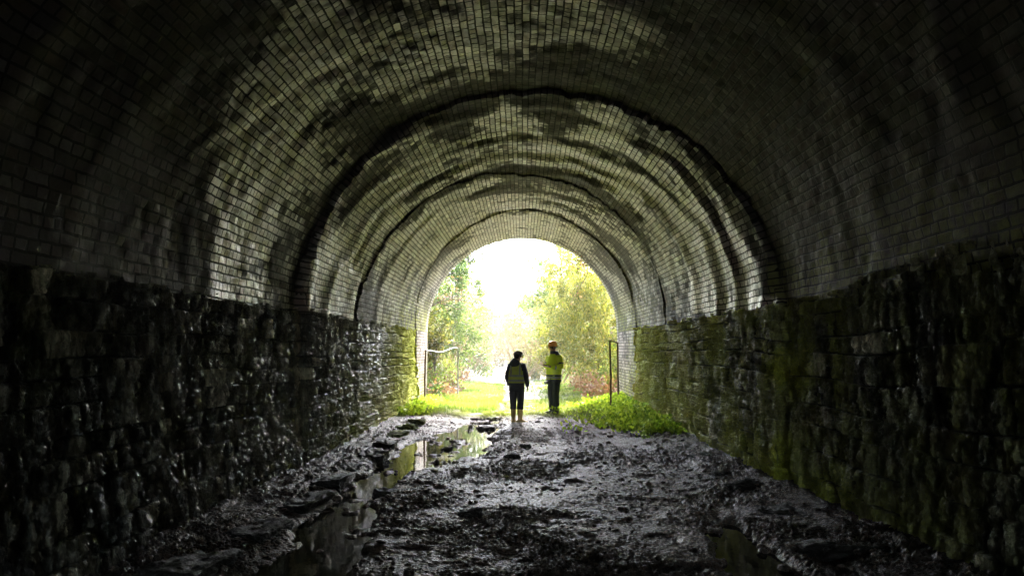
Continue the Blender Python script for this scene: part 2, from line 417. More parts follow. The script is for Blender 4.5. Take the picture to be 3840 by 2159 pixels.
# --- brick jambs of the portal section, down to the ground
for side in (1, -1):
    Zs = np.linspace(-.35, SPR+.01, 120); Us = U[U >= 19.39]
    UU, ZZ = np.meshgrid(Us, Zs); Yv = warp(UU, np.full_like(UU, 0. if side > 0 else math.pi))
    x = radius(UU, np.full_like(UU, 0. if side > 0 else math.pi))+(fbm(Yv*3, ZZ*3, 60+side)-.5)*.03
    mo = np.clip(sst(1.6, .1, ZZ)*.8+sst(21.6, 19.5, Yv)*.7, 0, 1)
    mk('brick_jamb', np.stack([side*x, Yv, ZZ], -1).reshape(-1, 3), gridf(len(Zs), len(Us), side < 0), BRICK, tunnel,
       uv=np.stack([Yv, (ZZ-SPR) if side > 0 else 3*math.pi+SPR-ZZ], -1).reshape(-1, 2), attrs={'soot_shade': np.full(UU.shape, .50)+.3*(fbm(Yv*3, ZZ*2, 52)-.5), 'moss': mo})  # jambs painted darker too, against the strong portal light
# --- portal: arch ring and the wall round it, seen only from outside
def arch_pts(r, n=48):
    a = np.linspace(0, math.pi, n)
    return [(r, -.35)]+[(r*math.cos(t), SPR+r*math.sin(t)) for t in a]+[(-r, -.35)]
inner, outer = arch_pts(2.965), arch_pts(3.35)
def ringmesh(name, P, Q, y0, y1, mat):
    n = len(P); V = []; F = []
    for (p, q) in zip(P, Q): V += [(p[0], y0, p[1]), (q[0], y0, q[1]), (q[0], y1, q[1]), (p[0], y1, p[1])]
    for i in range(n-1):
        a, b = 4*i, 4*i+4
        F += [[a+k, a+(k+1) % 4, b+(k+1) % 4, b+k] for k in range(4)]
    V = np.array(V)
    uv = np.stack([V[:, 1]+np.hypot(V[:, 0], V[:, 2]), np.arctan2(V[:, 2]-SPR, V[:, 0])*3], 1)
    return mk(name, V, F, mat, tunnel, smooth=False, uv=uv, attrs={'soot_shade': np.full(len(V), .2), 'moss': np.full(len(V), .3)})
ringmesh('arch_ring', inner, outer, Y_END, Y_END+.5, BRICK)
rect = []
for x, z in outer:
    if z < SPR: rect.append((math.copysign(9, x), z))
    else:
        k = max(abs(x)/9, (z-SPR)/4.6); rect.append((x/k, SPR+(z-SPR)/k))
ringmesh('portal_wall', outer, rect, Y_END-.1, Y_END+.4, STONE)

# ------------------------------------------------------------------ ground
def lerp(y, pts): return np.interp(y, [p[0] for p in pts], [p[1] for p in pts])
CH_L = [(4, -2.1), (8, -2.15), (12, -2.15), (14, -2.0), (15.5, -1.5), (17.7, -1.1), (20, -.75), (25, -.6), (37, -1.0), (48, -2.4), (60, -5)]
CH_R = [(4, -1.0), (5.4, -1.1), (8, -1.5), (9.9, -1.55), (10.8, -1.0), (11.8, -.5), (15, -.45), (17.7, -.42), (20, -.35), (25, -.3), (37, -.45), (48, -1.3), (60, -3.8)]
def xc(y): return -np.clip(y-24, 0, None)**2*.0028
def ground_h(x, y, fine=True):
    n = fbm(x*1.3, y*1.3, 70)
    h = .03+.09*(n-.42)
    wgt = sst(26, 19, y)
    if fine:
        k = (.35+1.1*sst(.35, .65, fbm(x*.9, y*.7, 79, 3)))
        d1, d2 = cells(x*13+1.4*vn(x*6, y*6, 71), y*14, 72)
        h = h+.012*k*wgt*sst(.0, .4, d2-d1)*fbm(x*2, y*2, 73)*2
        h = h+.020*k*wgt*(fbm(x*9, y*9, 74, 3, .6)-.5)
        h = h+.024*k*wgt*(fbm(x*28, y*28, 76, 3, .6)-.5)
        h = h+.012*k*wgt*(fbm(x*55, y*55, 86, 2, .6)-.5)
        h = h+.022*k*wgt*sst(.62, .72, vn(x*11, y*12, 77))*vn(x*40, y*40, 75)
        # long ruts and trampled hollows
        h = h-.025*wgt*sst(.58, .70, fbm(x*3.2, y*2.0, 78, 2))
    h = h+.10*sst(1.9, 2.9, x+.3*(n-.5))*(y < 26)+.05*sst(-2.1, -2.6, x)
    h = h+.05*sst(16.5, 19, y)*sst(-1.2, -1.8, x)+.08*sst(15, 18, y)*sst(.9, 2.2, x)
    e = .35*(fbm(x*2.5, y*2.5, 80)-.5)
    l = lerp(y, CH_L); r = lerp(y, CH_R)
    m = sst(-.05, .18, x-l+e)*sst(-.05, .22, r-x+e)
    h = h*(1-m)+(-.09+(.10+.03*sst(13, 16, y))*sst(.48, .72, fbm(x*3.4, y*2.2, 82, 4, .6)))*m
    l2 = lerp(y, [(4, 1.3), (5.4, 1.45), (7.2, 1.72)]); r2 = lerp(y, [(4, 2.2), (5.4, 2.12), (7.2, 2.0)])
    m2 = sst(-.05, .1, x-l2+e*.5)*sst(-.05, .12, r2-x+e*.5)*sst(7.5, 7.1, y+e)
    h = h*(1-m2)+(-.08+.10*sst(.55, .75, fbm(x*5, y*4, 88, 4, .6)))*m2
    return h
def build_floor():
    ys = list(np.linspace(Y_BACK, 4.4, 30)); y = 4.4
    while y < 24.0:
        y += max(.006, min(y*y/1221/3, .05)); ys.append(min(y, 24.))
    ys = np.array(ys); xs = np.linspace(-3.25, 3.25, 900)
    XX, YY = np.meshgrid(xs, ys)
    Z = ground_h(XX, YY)
    dry = np.exp(-(((YY-15.0)/2.6)**2+((XX-.9)/1.1)**2))*.6+.2*sst(6.5, 5.0, YY)*sst(-.3, 1.0, XX)*sst(2, 1.2, XX)
    green = np.clip(sst(17.0, 19.0, YY+.8*fbm(XX*2, YY*2, 90)), 0, 1)+.7*sst(1.9, 2.5, XX)*sst(10.5, 14, YY)
    mk('mud_floor', np.stack([XX, YY, Z], -1).reshape(-1, 3), gridf(len(ys), len(xs)), MUD, attrs={'dry': dry, 'green': np.clip(green, 0, 1)})
    tag(bpy.data.objects['mud_floor'], 'dark churned mud covering the tunnel floor', 'mud', kind='structure')
build_floor()
def bank_h(x, y):
    """the cutting beyond the portal: a flat bottom between two steep overgrown banks"""
    d = x-xc(y)
    wl = 2.9+.4*np.sin(y*.37); wr = 2.75+.4*np.sin(y*.29+1)
    a = np.where(d < 0, -d-wl, d-wr)
    top = 5.2+.6*np.sin(y*.21)+1.2*(fbm(x*.15, y*.15, 95)-.5)
    b = sst(-.4, 3.4, a)*top+np.clip(a-3, 0, 40)*.12
    b = b+(fbm(x*.9, y*.9, 96)-.5)*.9*sst(0, 1.2, a)
    far = sst(62, 95, y)*3.0
    return np.where(a < -.4, 0, b)+far
def terrain(x, y): return ground_h(x, y, False)*sst(3.4, 2.6, np.abs(x-xc(y)))+bank_h(x, y)
def build_outside():
    a = np.concatenate([np.linspace(-70, -9, 14)[:-1], np.linspace(-9, 9, 200), np.linspace(9, 70, 14)[1:]])
    ys = np.concatenate([np.arange(24., 60, .22), np.linspace(60, 240, 40)])
    AA, YY = np.meshgrid(a, ys); XX = AA+xc(np.minimum(YY, 75))
    near = sst(24.0, 23.9, YY)
    Z = terrain(XX, YY); Z = np.where(YY < 24.05, ground_h(XX, YY, False)*(np.abs(XX) < 3.3)+bank_h(XX, YY), Z)
    m = N('leaf_litter_ground'); P = m.pos(); n1 = m.noise(P, 1.1, 5, .7); n2 = m.noise(P, 7., 5, .7)
    c = m.mix(m.mapr(n1, .38, .6), (.08, .08, .045), (.11, .085, .065))
    c = m.mix(m.mapr(n2, .4, .7, 0, .6), c, (.035, .045, .015))
    m.pbr(c, .8, m.bump(n2, .08))
    o = mk('ground', np.stack([XX, YY, Z], -1).reshape(-1, 3), gridf(len(ys), len(a)), m.m)
    tag(o, 'ground of the green cutting outside the portal', 'ground', kind='structure')
    # hillside over the tunnel
    xs = np.linspace(-70, 70, 60); ys = np.linspace(Y_BACK, Y_END+.3, 24); XX, YY = np.meshgrid(xs, ys)
    Z = 6.3+2*sst(Y_END, 10, YY)+1.5*fbm(XX*.1, YY*.1, 97)
    o = mk('hillside', np.stack([XX, YY, Z], -1).reshape(-1, 3), gridf(len(ys), len(xs)), m.m); tag(o, kind='structure')
build_outside()
V = np.array([(-2.9, Y_BACK, -.032), (.4, Y_BACK, -.032), (.4, 24, -.032), (-2.9, 24, -.032), (-2.9, 60, -.032), (.4, 60, -.032)])
o = mk('water', np.array([(-2.75, 2, -.01), (.3, 2, -.01), (.3, 62, -.01), (-6, 62, -.01)]), np.array([[0, 1, 2, 3]]), WATER, smooth=False); tag(o, 'shallow muddy water running along the left side', 'water', kind='structure')
o = mk('puddle', np.array([(1.1, 2, -.012), (2.45, 2, -.012), (2.45, 8, -.012), (1.1, 8, -.012)]), np.array([[0, 1, 2, 3]]), WATER, smooth=False); tag(o, 'still puddle at the foot of the right wall', 'puddle', kind='structure')

# ------------------------------------------------------------------ loose stones
def rock(name, loc, size, rz, mat, seed, label, cat, group=None, square=.75, tilt=(0, 0)):
    bm = bmesh.new(); bmesh.ops.create_cube(bm, size=2.)
    bmesh.ops.subdivide_edges(bm, edges=bm.edges[:], cuts=20, use_grid_fill=True)
    co = np.array([v.co for v in bm.verts])
    nrm = co/np.linalg.norm(co, axis=1)[:, None]
    p = co*square+nrm*(1-square)*1.25
    n = fbm(p[:, 0]*1.3+seed*3.1+p[:, 2], p[:, 1]*1.3+p[:, 2]*.7, seed)-.5
    n2 = fbm(p[:, 0]*4+seed+p[:, 2]*3, p[:, 1]*4-p[:, 2]*3, seed+3, 3)-.5
    n3 = fbm(p[:, 0]*11+seed+p[:, 2]*8, p[:, 1]*11-p[:, 2]*8, seed+6, 3)-.5
    p = p*(1+.5*n+.3*n2+.16*n3)[:, None]
    p[:, 2] += .25*(vn(p[:, 0]*1.5+seed, p[:, 1]*1.5, seed+8)-.5)
    for v, q in zip(bm.verts, p): v.co = (q[0]*size[0]/2, q[1]*size[1]/2, q[2]*size[2]/2)
    me = bpy.data.meshes.new(name); bm.to_mesh(me); bm.free()
    me.polygons.foreach_set('use_smooth', np.full(len(me.polygons), True)); me.materials.append(mat)
    o = bpy.data.objects.new(name, me); COL.objects.link(o); o.location = loc; o.rotation_euler = (tilt[0], tilt[1], rz)
    return tag(o, label, cat, group)
KL = ['nearest black kerb block at the bottom left, cut by the lower edge of the photo', 'second black kerb block from the bottom of the left water channel', 'third kerb block up the left channel, long and flat topped',
      'fourth kerb block up the left channel, with a dark upright end', 'small low kerb block lying between the long flat one and the square dark one', 'square dark kerb block beside the start of the wide pool',
      'dark kerb block with a thin mossy top, just before the green ones', 'first bright moss covered kerb block from the camera', 'second moss covered kerb block, beside the foot of the mossy wall', 'farthest moss covered kerb block, next to the grass']
for i, (x, y, sx, sy, sz) in enumerate([(-2.42, 5.5, .5, .75, .24), (-2.3, 6.6, .42, .6, .2), (-2.27, 7.8, .42, .75, .2), (-2.27, 8.95, .4, .6, .24), (-2.33, 10.1, .3, .4, .16), (-2.22, 11.1, .4, .6, .24), (-2.28, 12.4, .4, .55, .24), (-2.33, 13.8, .4, .6, .22), (-2.32, 15.1, .42, .5, .24), (-2.3, 16.3, .4, .5, .24)]):
    rock('kerb_stone', (x, y, .0), (sx*.85, sy*.95, sz), random.uniform(-.15, .15), MROCK if i > 6 else ROCK, 300+i, KL[i], 'stone', 'kerb stones along the left channel', .86, (random.uniform(-.08, .08), random.uniform(-.1, .1)))
for i, (x, y, s, mt, lb) in enumerate([
        (2.56, 10.7, (.34, .4, .24), ROCK, 'angular black stone at the foot of the right wall, farthest of the row'),
        (2.5, 9.5, (.3, .35, .16), ROCK, 'low dark stone second from the far end of the right wall row'),
        (2.5, 8.45, (.34, .45, .24), ROCK, 'rounded black stone in the middle of the right wall row'),
        (2.5, 7.3, (.46, .4, .18), ROCK, 'broad flat dark slab beside the small pale stone'),
        (2.74, 7.2, (.17, .17, .12), PROCK, 'small pale buff stone against the dark slab by the right wall'),
        (2.46, 6.0, (.5, .5, .2), ROCK, 'muddy stone slab nearest the camera, beyond the right puddle'),
        (-.5, 7.36, (.2, .16, .12), ROCK, 'smooth round stone alone in the middle of the mud'),
        (-1.5, 8.5, (.34, .22, .14), ROCK, 'black stone at the water edge in the near mud'),
        (-.14, 11.0, (.2, .16, .15), ROCK, 'dark upright stone in the mud right of the wide pool'),
        (.05, 12.4, (.16, .14, .1), ROCK, 'small dark stone farthest along the muddy path'),
        (-1.25, 12.4, (.16, .12, .08), ROCK, 'small stone standing alone in the wide pool'),
        (-.75, 15.6, (.34, .3, .12), ROCK, 'flat grey stone in the bright shallow water short of the boots'),
        (-.95, 17.2, (.4, .3, .1), ROCK, 'flat stone in the shallow water left of the yellow boots')]):
    rock('loose_stone', (x, y, .03 if x > -.6 else -.01), s, random.uniform(0, 3), mt, 340+i, lb, 'stone', None, .7, (random.uniform(-.2, .2), random.uniform(-.2, .2)))
# mud clods and grit: many small lumps, one mesh
def clods():
    bm = bmesh.new(); bmesh.ops.create_icosphere(bm, subdivisions=1, radius=1.)
    bv = np.array([v.co for v in bm.verts]); bf = np.array([[v.index for v in f.verts] for f in bm.faces]); bm.free()
    n = 9000
    y = 4.8+13*RNG.random(n)**1.6; x = RNG.uniform(-2.6, 2.75, n)
    keep = vn(x*1.5, y*1.5, 120) > .35; x, y = x[keep], y[keep]; n = len(x)
    z = ground_h(x, y); ok = z > -.02; x, y, z = x[ok], y[ok], z[ok]; n = len(x)
    s = .005+.022*RNG.random(n)**3.5
    s[:90] = RNG.uniform(.028, .05, 90)
    J = RNG.uniform(.6, 1.35, (n, len(bv), 1))
    A = np.stack([RNG.uniform(.8, 1.6, n), RNG.uniform(.8, 1.4, n), RNG.uniform(.4, .8, n)], 1)
    V = bv[None]*J*A[:, None]*s[:, None, None]+np.stack([x, y, z+s*.3], 1)[:, None]
    F = bf[None]+(np.arange(n)*len(bv))[:, None, None]
    o = mk('mud_clods', V.reshape(-1, 3), F.reshape(-1, 3), MUD, smooth=True, attrs={'dry': np.zeros(n*len(bv)), 'green': np.zeros(n*len(bv))})
    tag(o, 'lumps of wet mud and grit scattered over the tunnel floor', 'mud clods', kind='stuff')
clods()

# ------------------------------------------------------------------ vegetation
def leaves(name, C, size, mat, parent=None, tint=None, up=0., aspect=.6, down=False):
    """folded leaf quads at the points C"""
    n = len(C); C = np.asarray(C)
    a = RNG.normal(size=(n, 3)); a[:, 2] += up
    if down: a = np.stack([RNG.normal(size=n)*.35, RNG.normal(size=n)*.35, -np.ones(n)], 1)
    a /= np.linalg.norm(a, axis=1)[:, None]
    b = np.cross(a, RNG.normal(size=(n, 3))); b /= np.linalg.norm(b, axis=1)[:, None]
    s = (size*RNG.uniform(.6, 1.3, n))[:, None] if np.isscalar(size) else size[:, None]
    V = np.stack([C, C+a*s*.5+b*s*aspect*.5, C+a*s, C+a*s*.5-b*s*aspect*.5], 1)
    F = np.arange(4*n).reshape(n, 4)
    t = RNG.random(n) if tint is None else np.clip(tint+RNG.normal(size=n)*.12, 0, 1)
    return mk(name, V.reshape(-1, 3), F, mat, parent, smooth=False, attrs={'tint': np.repeat(t, 4)})
def tubes(paths, radii, sides=5):
    V = []; F = []; k = 0
    for P, r in zip(paths, radii):
        P = np.asarray(P, float); n = len(P)
        T = np.gradient(P, axis=0); T /= np.linalg.norm(T, axis=1)[:, None]+1e-9
        ref = np.array([0, 0, 1.]) if abs(T[0][2]) < .8 else np.array([1., 0, 0])
        A = np.cross(T, ref); A /= np.linalg.norm(A, axis=1)[:, None]+1e-9; B = np.cross(T, A)
        ang = np.arange(sides)*2*math.pi/sides
        R = np.asarray(r)[:, None, None]
        ring = P[:, None]+R*(A[:, None]*np.cos(ang)[None, :, None]+B[:, None]*np.sin(ang)[None, :, None])
        V.append(ring.reshape(-1, 3))
        i = (np.arange(n-1)[:, None]*sides+np.arange(sides)[None]).ravel(); j = (np.arange(n-1)[:, None]*sides+(np.arange(sides)+1)[None] % sides).ravel()
        F.append(np.stack([i, j, j+sides, i+sides], 1)+k); k += n*sides
    return np.concatenate(V), np.concatenate(F)
BARK = mat_simple('bark', (.05, .04, .028), (.13, .11, .08), 9, .85, .02, 30)
TWIG = mat_simple('pale_twigs', (.12, .075, .035), (.22, .145, .065), 5, .75)
IVY = mat_leaf('ivy_leaf', [(.03, .06, .015), (.09, .14, .03), (.18, .22, .05), (.28, .30, .07)])
GREEN = mat_leaf('tree_leaf', [(.04, .07, .022), (.09, .135, .035), (.15, .19, .06)])
YELL = mat_leaf('yellow_leaf', [(.055, .07, .014), (.12, .13, .024), (.21, .185, .045)])
DEAD = mat_leaf('dead_bracken', [(.10, .05, .03), (.19, .10, .065), (.28, .19, .11)], .3)
GRASS = mat_leaf('grass_blade', [(.05, .085, .018), (.10, .145, .028), (.19, .235, .055)], .45)

def grow(start, d, length, r, depth, spread, P, Rr, rnd, bend=.18, seg=5, tips=None, up=.1):
    p = np.array(start, float); d = np.array(d, float); pts = [p.copy()]
    for i in range(seg):
        d = d+np.array([rnd.gauss(0, bend), rnd.gauss(0, bend), rnd.gauss(0, bend)+up*.3]); d /= np.linalg.norm(d)
        p = p+d*length/seg; pts.append(p.copy())
        if depth > 0 and i >= 1:
            for _ in range(rnd.choice((1, 2)) if depth > 1 else 2):
                dd = d+np.array([rnd.gauss(0, spread), rnd.gauss(0, spread), rnd.gauss(0, spread)]); dd /= np.linalg.norm(dd)
                grow(p, dd, length*rnd.uniform(.45, .7), r*.55, depth-1, spread, P, Rr, rnd, bend, 4, tips, up)
    P.append(pts); Rr.append(np.linspace(r, r*.45, len(pts)))
    if tips is not None and depth <= 1: tips.extend(pts[1:])
def tree(name, x, y, hgt, lean, mat, label, seed, nleaf=9000, lsize=.11, spread=.6, cr=.45, z=None, trunk_r=.12, tint=None, mass=None):
    rnd = random.Random(seed)
    z = float(terrain(np.array([x]), np.array([y]))[0])-.1 if z is None else z
    t = empty(name, (x, y, z), label=label, cat='tree', group='trees on the cutting banks')
    P, Rr, tips = [], [], []
    d = np.array([lean[0], lean[1], 1.]); d /= np.linalg.norm(d)
    grow((0, 0, 0), d, hgt*.75, trunk_r, 2, spread, P, Rr, rnd, .1, 7, tips)
    V, F = tubes(P, Rr, 6); mk('trunk', V, F, BARK, t)
    tips = np.array(tips); tips = tips[tips[:, 2] > hgt*.12]
    if mass:
        (cx, cy_, cz), (ax, ay, az), nc = mass
        u = RNG.normal(size=(nc, 3)); u /= np.linalg.norm(u, axis=1)[:, None]; u *= RNG.random((nc, 1))**.45
        tips = np.array((cx, cy_, cz))+u*np.array((ax, ay, az))
        cr = cr*RNG.uniform(.5, 1.2, (nc, 1))
    idx = RNG.integers(0, len(tips), nleaf)
    q = RNG.normal(size=(nleaf, 3)); q /= np.linalg.norm(q, axis=1)[:, None]
    C = tips[idx]+q*(cr[idx] if mass else cr)*np.array([1, 1, .75])*RNG.random((nleaf, 1))**.5
    g = fbm(C[:, 0]*2.2+seed, C[:, 2]*2.2+C[:, 1]*2, seed, 3); C = C[g > .4]
    leaves('crown', C, lsize, mat, t, tint=None if tint is None else tint)
    return t
# banks: ivy and bramble as one mass on each side
def bank_cover(name, side, n, y0, y1, mat, label, cat, lift, size, thr, seed, amin=-.1, amax=4.2, down=False, zmax=99):
    y = y0+(y1-y0)*RNG.random(n)**1.5; a = RNG.uniform(amin, amax, n)
    x = xc(y)+side*(2.8+a)
    keep = (vn(a*1.1+seed, y*.6, seed)+.35*vn(a*4, y*3, seed+1)) > thr; x, y = x[keep], y[keep]
    z = terrain(x, y)+lift*RNG.random(len(x))**1.5*(.4+1.6*vn(x*1.3, y*1.1, seed+2)**2)
    k = z < zmax; x, y, z = x[k], y[k], z[k]
    C = np.stack([x-side*.25*RNG.random(len(x)), y, z], 1)
    o = leaves(name, C, size, mat, down=down, tint=vn(y*.9, z*.9, seed+3)); tag(o, label, cat, kind='stuff')
bank_cover('ivy', 1, 60000, 23., 60, IVY, 'yellow green ivy and bramble covering the right bank', 'ivy', .9, .10, .42, 400)
bank_cover('ivy', -1, 45000, 23., 60, IVY, 'green ivy and bramble covering the left bank', 'ivy', .9, .10, .42, 410)
bank_cover('bracken', 1, 9000, 22.8, 50, DEAD, 'red brown dead bracken at the foot of the right bank', 'bracken', .5, .13, .7, 420, -.7, 1.3)
bank_cover('bracken', -1, 7000, 22.8, 50, DEAD, 'red brown dead bracken at the foot of the left bank', 'bracken', .5, .13, .72, 430, -.5, 1.3)
# hanging creepers over the right bank
def creepers():
    C = []; 
    for k in range(420):
        y = 23.2+22*random.random()**1.6; a = random.uniform(.4, 3.0); x = float(xc(np.array([y]))[0])+2.8+a
        z = float(terrain(np.array([x]), np.array([y]))[0])+.4; L = random.uniform(.8, 2.6); m = int(L*26)
        t = np.linspace(0, 1, m)[:, None]
        x2 = x-.55*random.random()-.2
        C.append(np.array([x2, y, z])+t*np.array([-.15, random.uniform(-.2, .2), -L])+RNG.normal(size=(m, 3))*.035)
    for k in range(330):
        y = random.uniform(24.2, 33); t0 = (y-24)/9; x = random.uniform(1.3-.7*t0, 3.0); z = random.uniform(2.6, 5.4); L = random.uniform(.6, 2.2); m = int(L*26)
        t = np.linspace(0, 1, m)[:, None]
        C.append(np.array([x, y, z])+t*np.array([random.uniform(-.1, .25), random.uniform(-.2, .2), -L])+RNG.normal(size=(m, 3))*.04)
    o = leaves('creepers', np.concatenate(C), .11, YELL, down=True, aspect=.4); tag(o, 'yellow green creepers hanging down the right bank', 'creepers', kind='stuff')
creepers()
tree('ivy_clad_tree', -4.0, 28, 5.5, (.2, 0), GREEN, 'dense green ivy clad tree, nearest on the left bank', 501, 20000, .10, .4, .5, trunk_r=.10, mass=((1.45, .3, 1.7), (1.3, 1.4, 3.1), 105))
tree('bare_topped_tree', -4.0, 24.8, 4.6, (.1, 0), DEAD, 'thin brownish tree close behind the portal on the left', 502, 3500, .07, .5, .35, trunk_r=.06)
tree('bushy_tree', -4.4, 37, 5.4, (.2, 0), GREEN, 'second green tree along the left bank, behind the ivy clad one', 503, 14000, .13, .4, .6, trunk_r=.08, mass=((1.7, .3, 1.5), (1.3, 1.6, 3.0), 70))
tree('bright_bush', -3.0, 25.5, 2.4, (.25, 0), YELL, 'small bright yellow green bush low on the left bank', 504, 3000, .12, .5, .28, z=.35, trunk_r=.04)
tree('bushy_tree', 4.4, 26.5, 4.6, (-.2, 0), YELL, 'tall yellow leaved tree leaning in at the top right of the opening', 505, 22000, .09, .4, .5, trunk_r=.09, mass=((-2.35, .2, 1.2), (1.8, 1.6, 3.3), 120))
tree('bushy_tree', 4.1, 31, 4.6, (-.2, 0), GREEN, 'rounded green tree in the middle of the right bank', 506, 18000, .11, .4, .55, trunk_r=.08, mass=((-2.5, .2, .9), (1.6, 1.6, 3.0), 90))
tree('bushy_tree', 3.0, 40, 4.2, (-.2, 0), YELL, 'yellow green tree where the right bank bends away', 507, 14000, .14, .4, .6, trunk_r=.08, mass=((-2.0, .2, .9), (1.5, 1.8, 3.2), 80))
tree('bushy_tree', 0.9, 56, 4.2, (-.1, 0), YELL, 'farthest pale tree at the end of the right bank', 508, 8000, .18, .4, .7, trunk_r=.08, mass=((-1.4, 0, 1.5), (1.5, 1.5, 2.9), 60))
tree('hazy_tree', -1.6, 63, 4.0, (0, 0), YELL, 'pale hazy tree at the very end of the cutting, right of the sky gap', 511, 6000, .2, .4, .7, trunk_r=.07, mass=((0, 0, 1.6), (1.4, 1.2, 2.2), 40))
tree('hazy_tree', -4.2, 61, 4.0, (0, 0), GREEN, 'pale hazy tree at the very end of the cutting, below the sky gap', 512, 6000, .2, .4, .7, trunk_r=.07, mass=((0, 0, 1.4), (1.6, 1.2, 2.2), 40))
tree('bushy_tree', -6.8, 49, 5.0, (.1, 0), GREEN, 'farthest green tree on the left bank', 509, 9000, .16, .4, .7, trunk_r=.08, mass=((1.6, 0, 1.5), (1.3, 1.6, 2.6), 40))
tree('bare_topped_tree', 4.2, 24.2, 4.0, (-.1, 0), DEAD, 'reddish brown shrubby tree close behind the portal on the right', 510, 4500, .08, .5, .35, trunk_r=.05)
# bare willow scrub that closes the cutting
SH = ['bare pale willow shrub directly behind the two people', 'bare twiggy shrub left of the path, behind the dark haired walker', 'bare twiggy shrub to the right, behind the hard hat',
      'distant bare shrub filling the left of the bend', 'distant bare shrub filling the middle of the bend', 'distant bare shrub filling the right of the bend', 'low bare shrub at the foot of the left bank']
for i, (x, y, hh) in enumerate([(-.1, 35, 2.5), (-2.6, 34, 2.4), (1.6, 32, 2.4), (-4.6, 46, 3.2), (-2.2, 50, 3.6), (.3, 46, 3.2), (-3.1, 29.5, 1.8)]):
    rnd = random.Random(600+i)
    t = empty('bare_shrub', (x, y, float(terrain(np.array([x]), np.array([y]))[0])-.05), label=SH[i] if i != 1 else 'bare twiggy shrub left of the path, behind the walker in the cap', cat='shrub', group='bare shrubs in the cutting')
    P, Rr, tips = [], [], []
    for k in range(15):
        a = k*2*math.pi/15+rnd.uniform(-.2, .2); s = rnd.uniform(.25, 1.0)
        grow((.1*math.cos(a), .1*math.sin(a), 0), (s*math.cos(a), s*math.sin(a), 1.), hh*rnd.uniform(.7, 1.1), .016+.006*hh/3, 2, .33, P, Rr, rnd, .09, 5, tips)
    V, F = tubes(P, Rr, 3); mk('branches', V, F, TWIG, t)
    tips = np.array(tips); C = tips[RNG.integers(0, len(tips), 2200)]+RNG.normal(size=(2200, 3))*.06
    leaves('buds', C, .06, YELL, t)
# grass
def blades(name, x, y, hmin, hmax, w, label, mat=GRASS, cat='grass', bend=.5):
    n = len(x); z = terrain(x, y) if y.min() > 24 else np.where(y < 24, ground_h(x, y), terrain(x, y))
    k = (z > -.03) & (z < 1.6); x, y, z = x[k], y[k], z[k]; n = len(x)
    hh = RNG.uniform(hmin, hmax, n); a = RNG.uniform(0, 6.28, n); ln = RNG.uniform(0, bend, n)*hh
    dx, dy = np.cos(a), np.sin(a)
    b = np.stack([x, y, z-.01], 1); px = np.stack([-dy, dx, 0*dx], 1)*w/2*np.where(y > 27, 1.8, 1)[:, None]
    m = b+np.stack([dx*ln*.35, dy*ln*.35, hh*.6], 1); t = b+np.stack([dx*ln, dy*ln, hh*(1-.25*ln/hh)], 1)
    V = np.stack([b-px, b+px, m+px*.8, m-px*.8, t], 1).reshape(-1, 3)
    i = np.arange(n)*5
    F = np.concatenate([np.stack([i, i+1, i+2, i+3], 1)]); 
    F2 = np.stack([i+3, i+2, i+4, i+4], 1)
    t_ = np.repeat(np.clip(vn(x*1.2, y*1.2, 77)+RNG.normal(size=n)*.15, 0, 1), 5)
    V4 = np.concatenate([V, V.reshape(n, 5, 3)[:, 4]+1e-4]); tint = np.concatenate([t_, t_[::5]])
    F2 = np.stack([i+3, i+2, i+4, 5*n+np.arange(n)], 1)
    o = mk(name, V4, np.concatenate([F, F2]), mat, smooth=False, attrs={'tint': tint}); tag(o, label, cat, kind='stuff')
def patch(n, x0, x1, y0, y1, cond, pw=1.):
    x = RNG.uniform(x0, x1, n); y = y0+(y1-y0)*RNG.random(n)**pw; k = cond(x, y); return x[k], y[k]
xl, yl = patch(26000, -2.88, .0, 16.3, 34, lambda x, y: (x < lerp(y, CH_L)-.1+.3*vn(x*3, y*3, 5)) & (y > 16.8+1.9*sst(-2.6, -1.4, x)+.8*vn(x*2, y*2, 6)), 1.2)
blades('grass', xl, yl, .05, .16, .012, 'bright green grass on the left of the stream at the portal')
xr, yr = patch(38000, -.3, 2.88, 13.6, 38, lambda x, y: (x > lerp(y, CH_R)+.1) & (y > lerp(x, [(-.4, 17.6), (.6, 17.2), (1.1, 16.6), (2.2, 14.9), (2.9, 13.9)])+.8*vn(x*2, y*2, 8)) & (RNG.random(len(x)) < lerp(x, [(0, .08), (.5, .1), (1.2, .6), (1.6, 1)])), 1.2)
blades('grass', xr, yr, .04, .13, .012, 'bright green grass on the right, behind and beside the people')
# broad leaved weeds at the foot of the right wall and by the left jamb
WEED = mat_leaf('lime_weed_leaf', [(.12, .20, .018), (.22, .33, .03), (.36, .46, .05)], .45)
def weeds(label, n, f):
    C = []
    for k in range(n):
        x, y = f(); z = float(ground_h(np.array([x]), np.array([y]))[0])
        m = random.randint(9, 18); hh = random.uniform(.05, .19)
        C.append(np.array([x, y, z])+RNG.normal(size=(m, 3))*np.array([.09, .09, 0])+np.stack([np.zeros(m), np.zeros(m), RNG.uniform(.02, hh, m)], 1))
    o = leaves('weeds', np.concatenate(C), .085, WEED, up=.6, aspect=.7); tag(o, label, 'weeds', kind='stuff')
def fr():
    y = random.uniform(13.8, 21.5); x = 2.8-abs(random.gauss(0, .55))*(1 if y > 15 else .6)*random.choice((.4, 1, 1.3)); y -= abs(random.gauss(0, .35)); return x, y
weeds('leafy bright green weeds at the foot of the right wall', 700, fr)
weeds('leafy green weeds at the foot of the left wall by the portal', 160, lambda: (-2.8+abs(random.gauss(0, .2)), random.uniform(17.2, 21.8)))

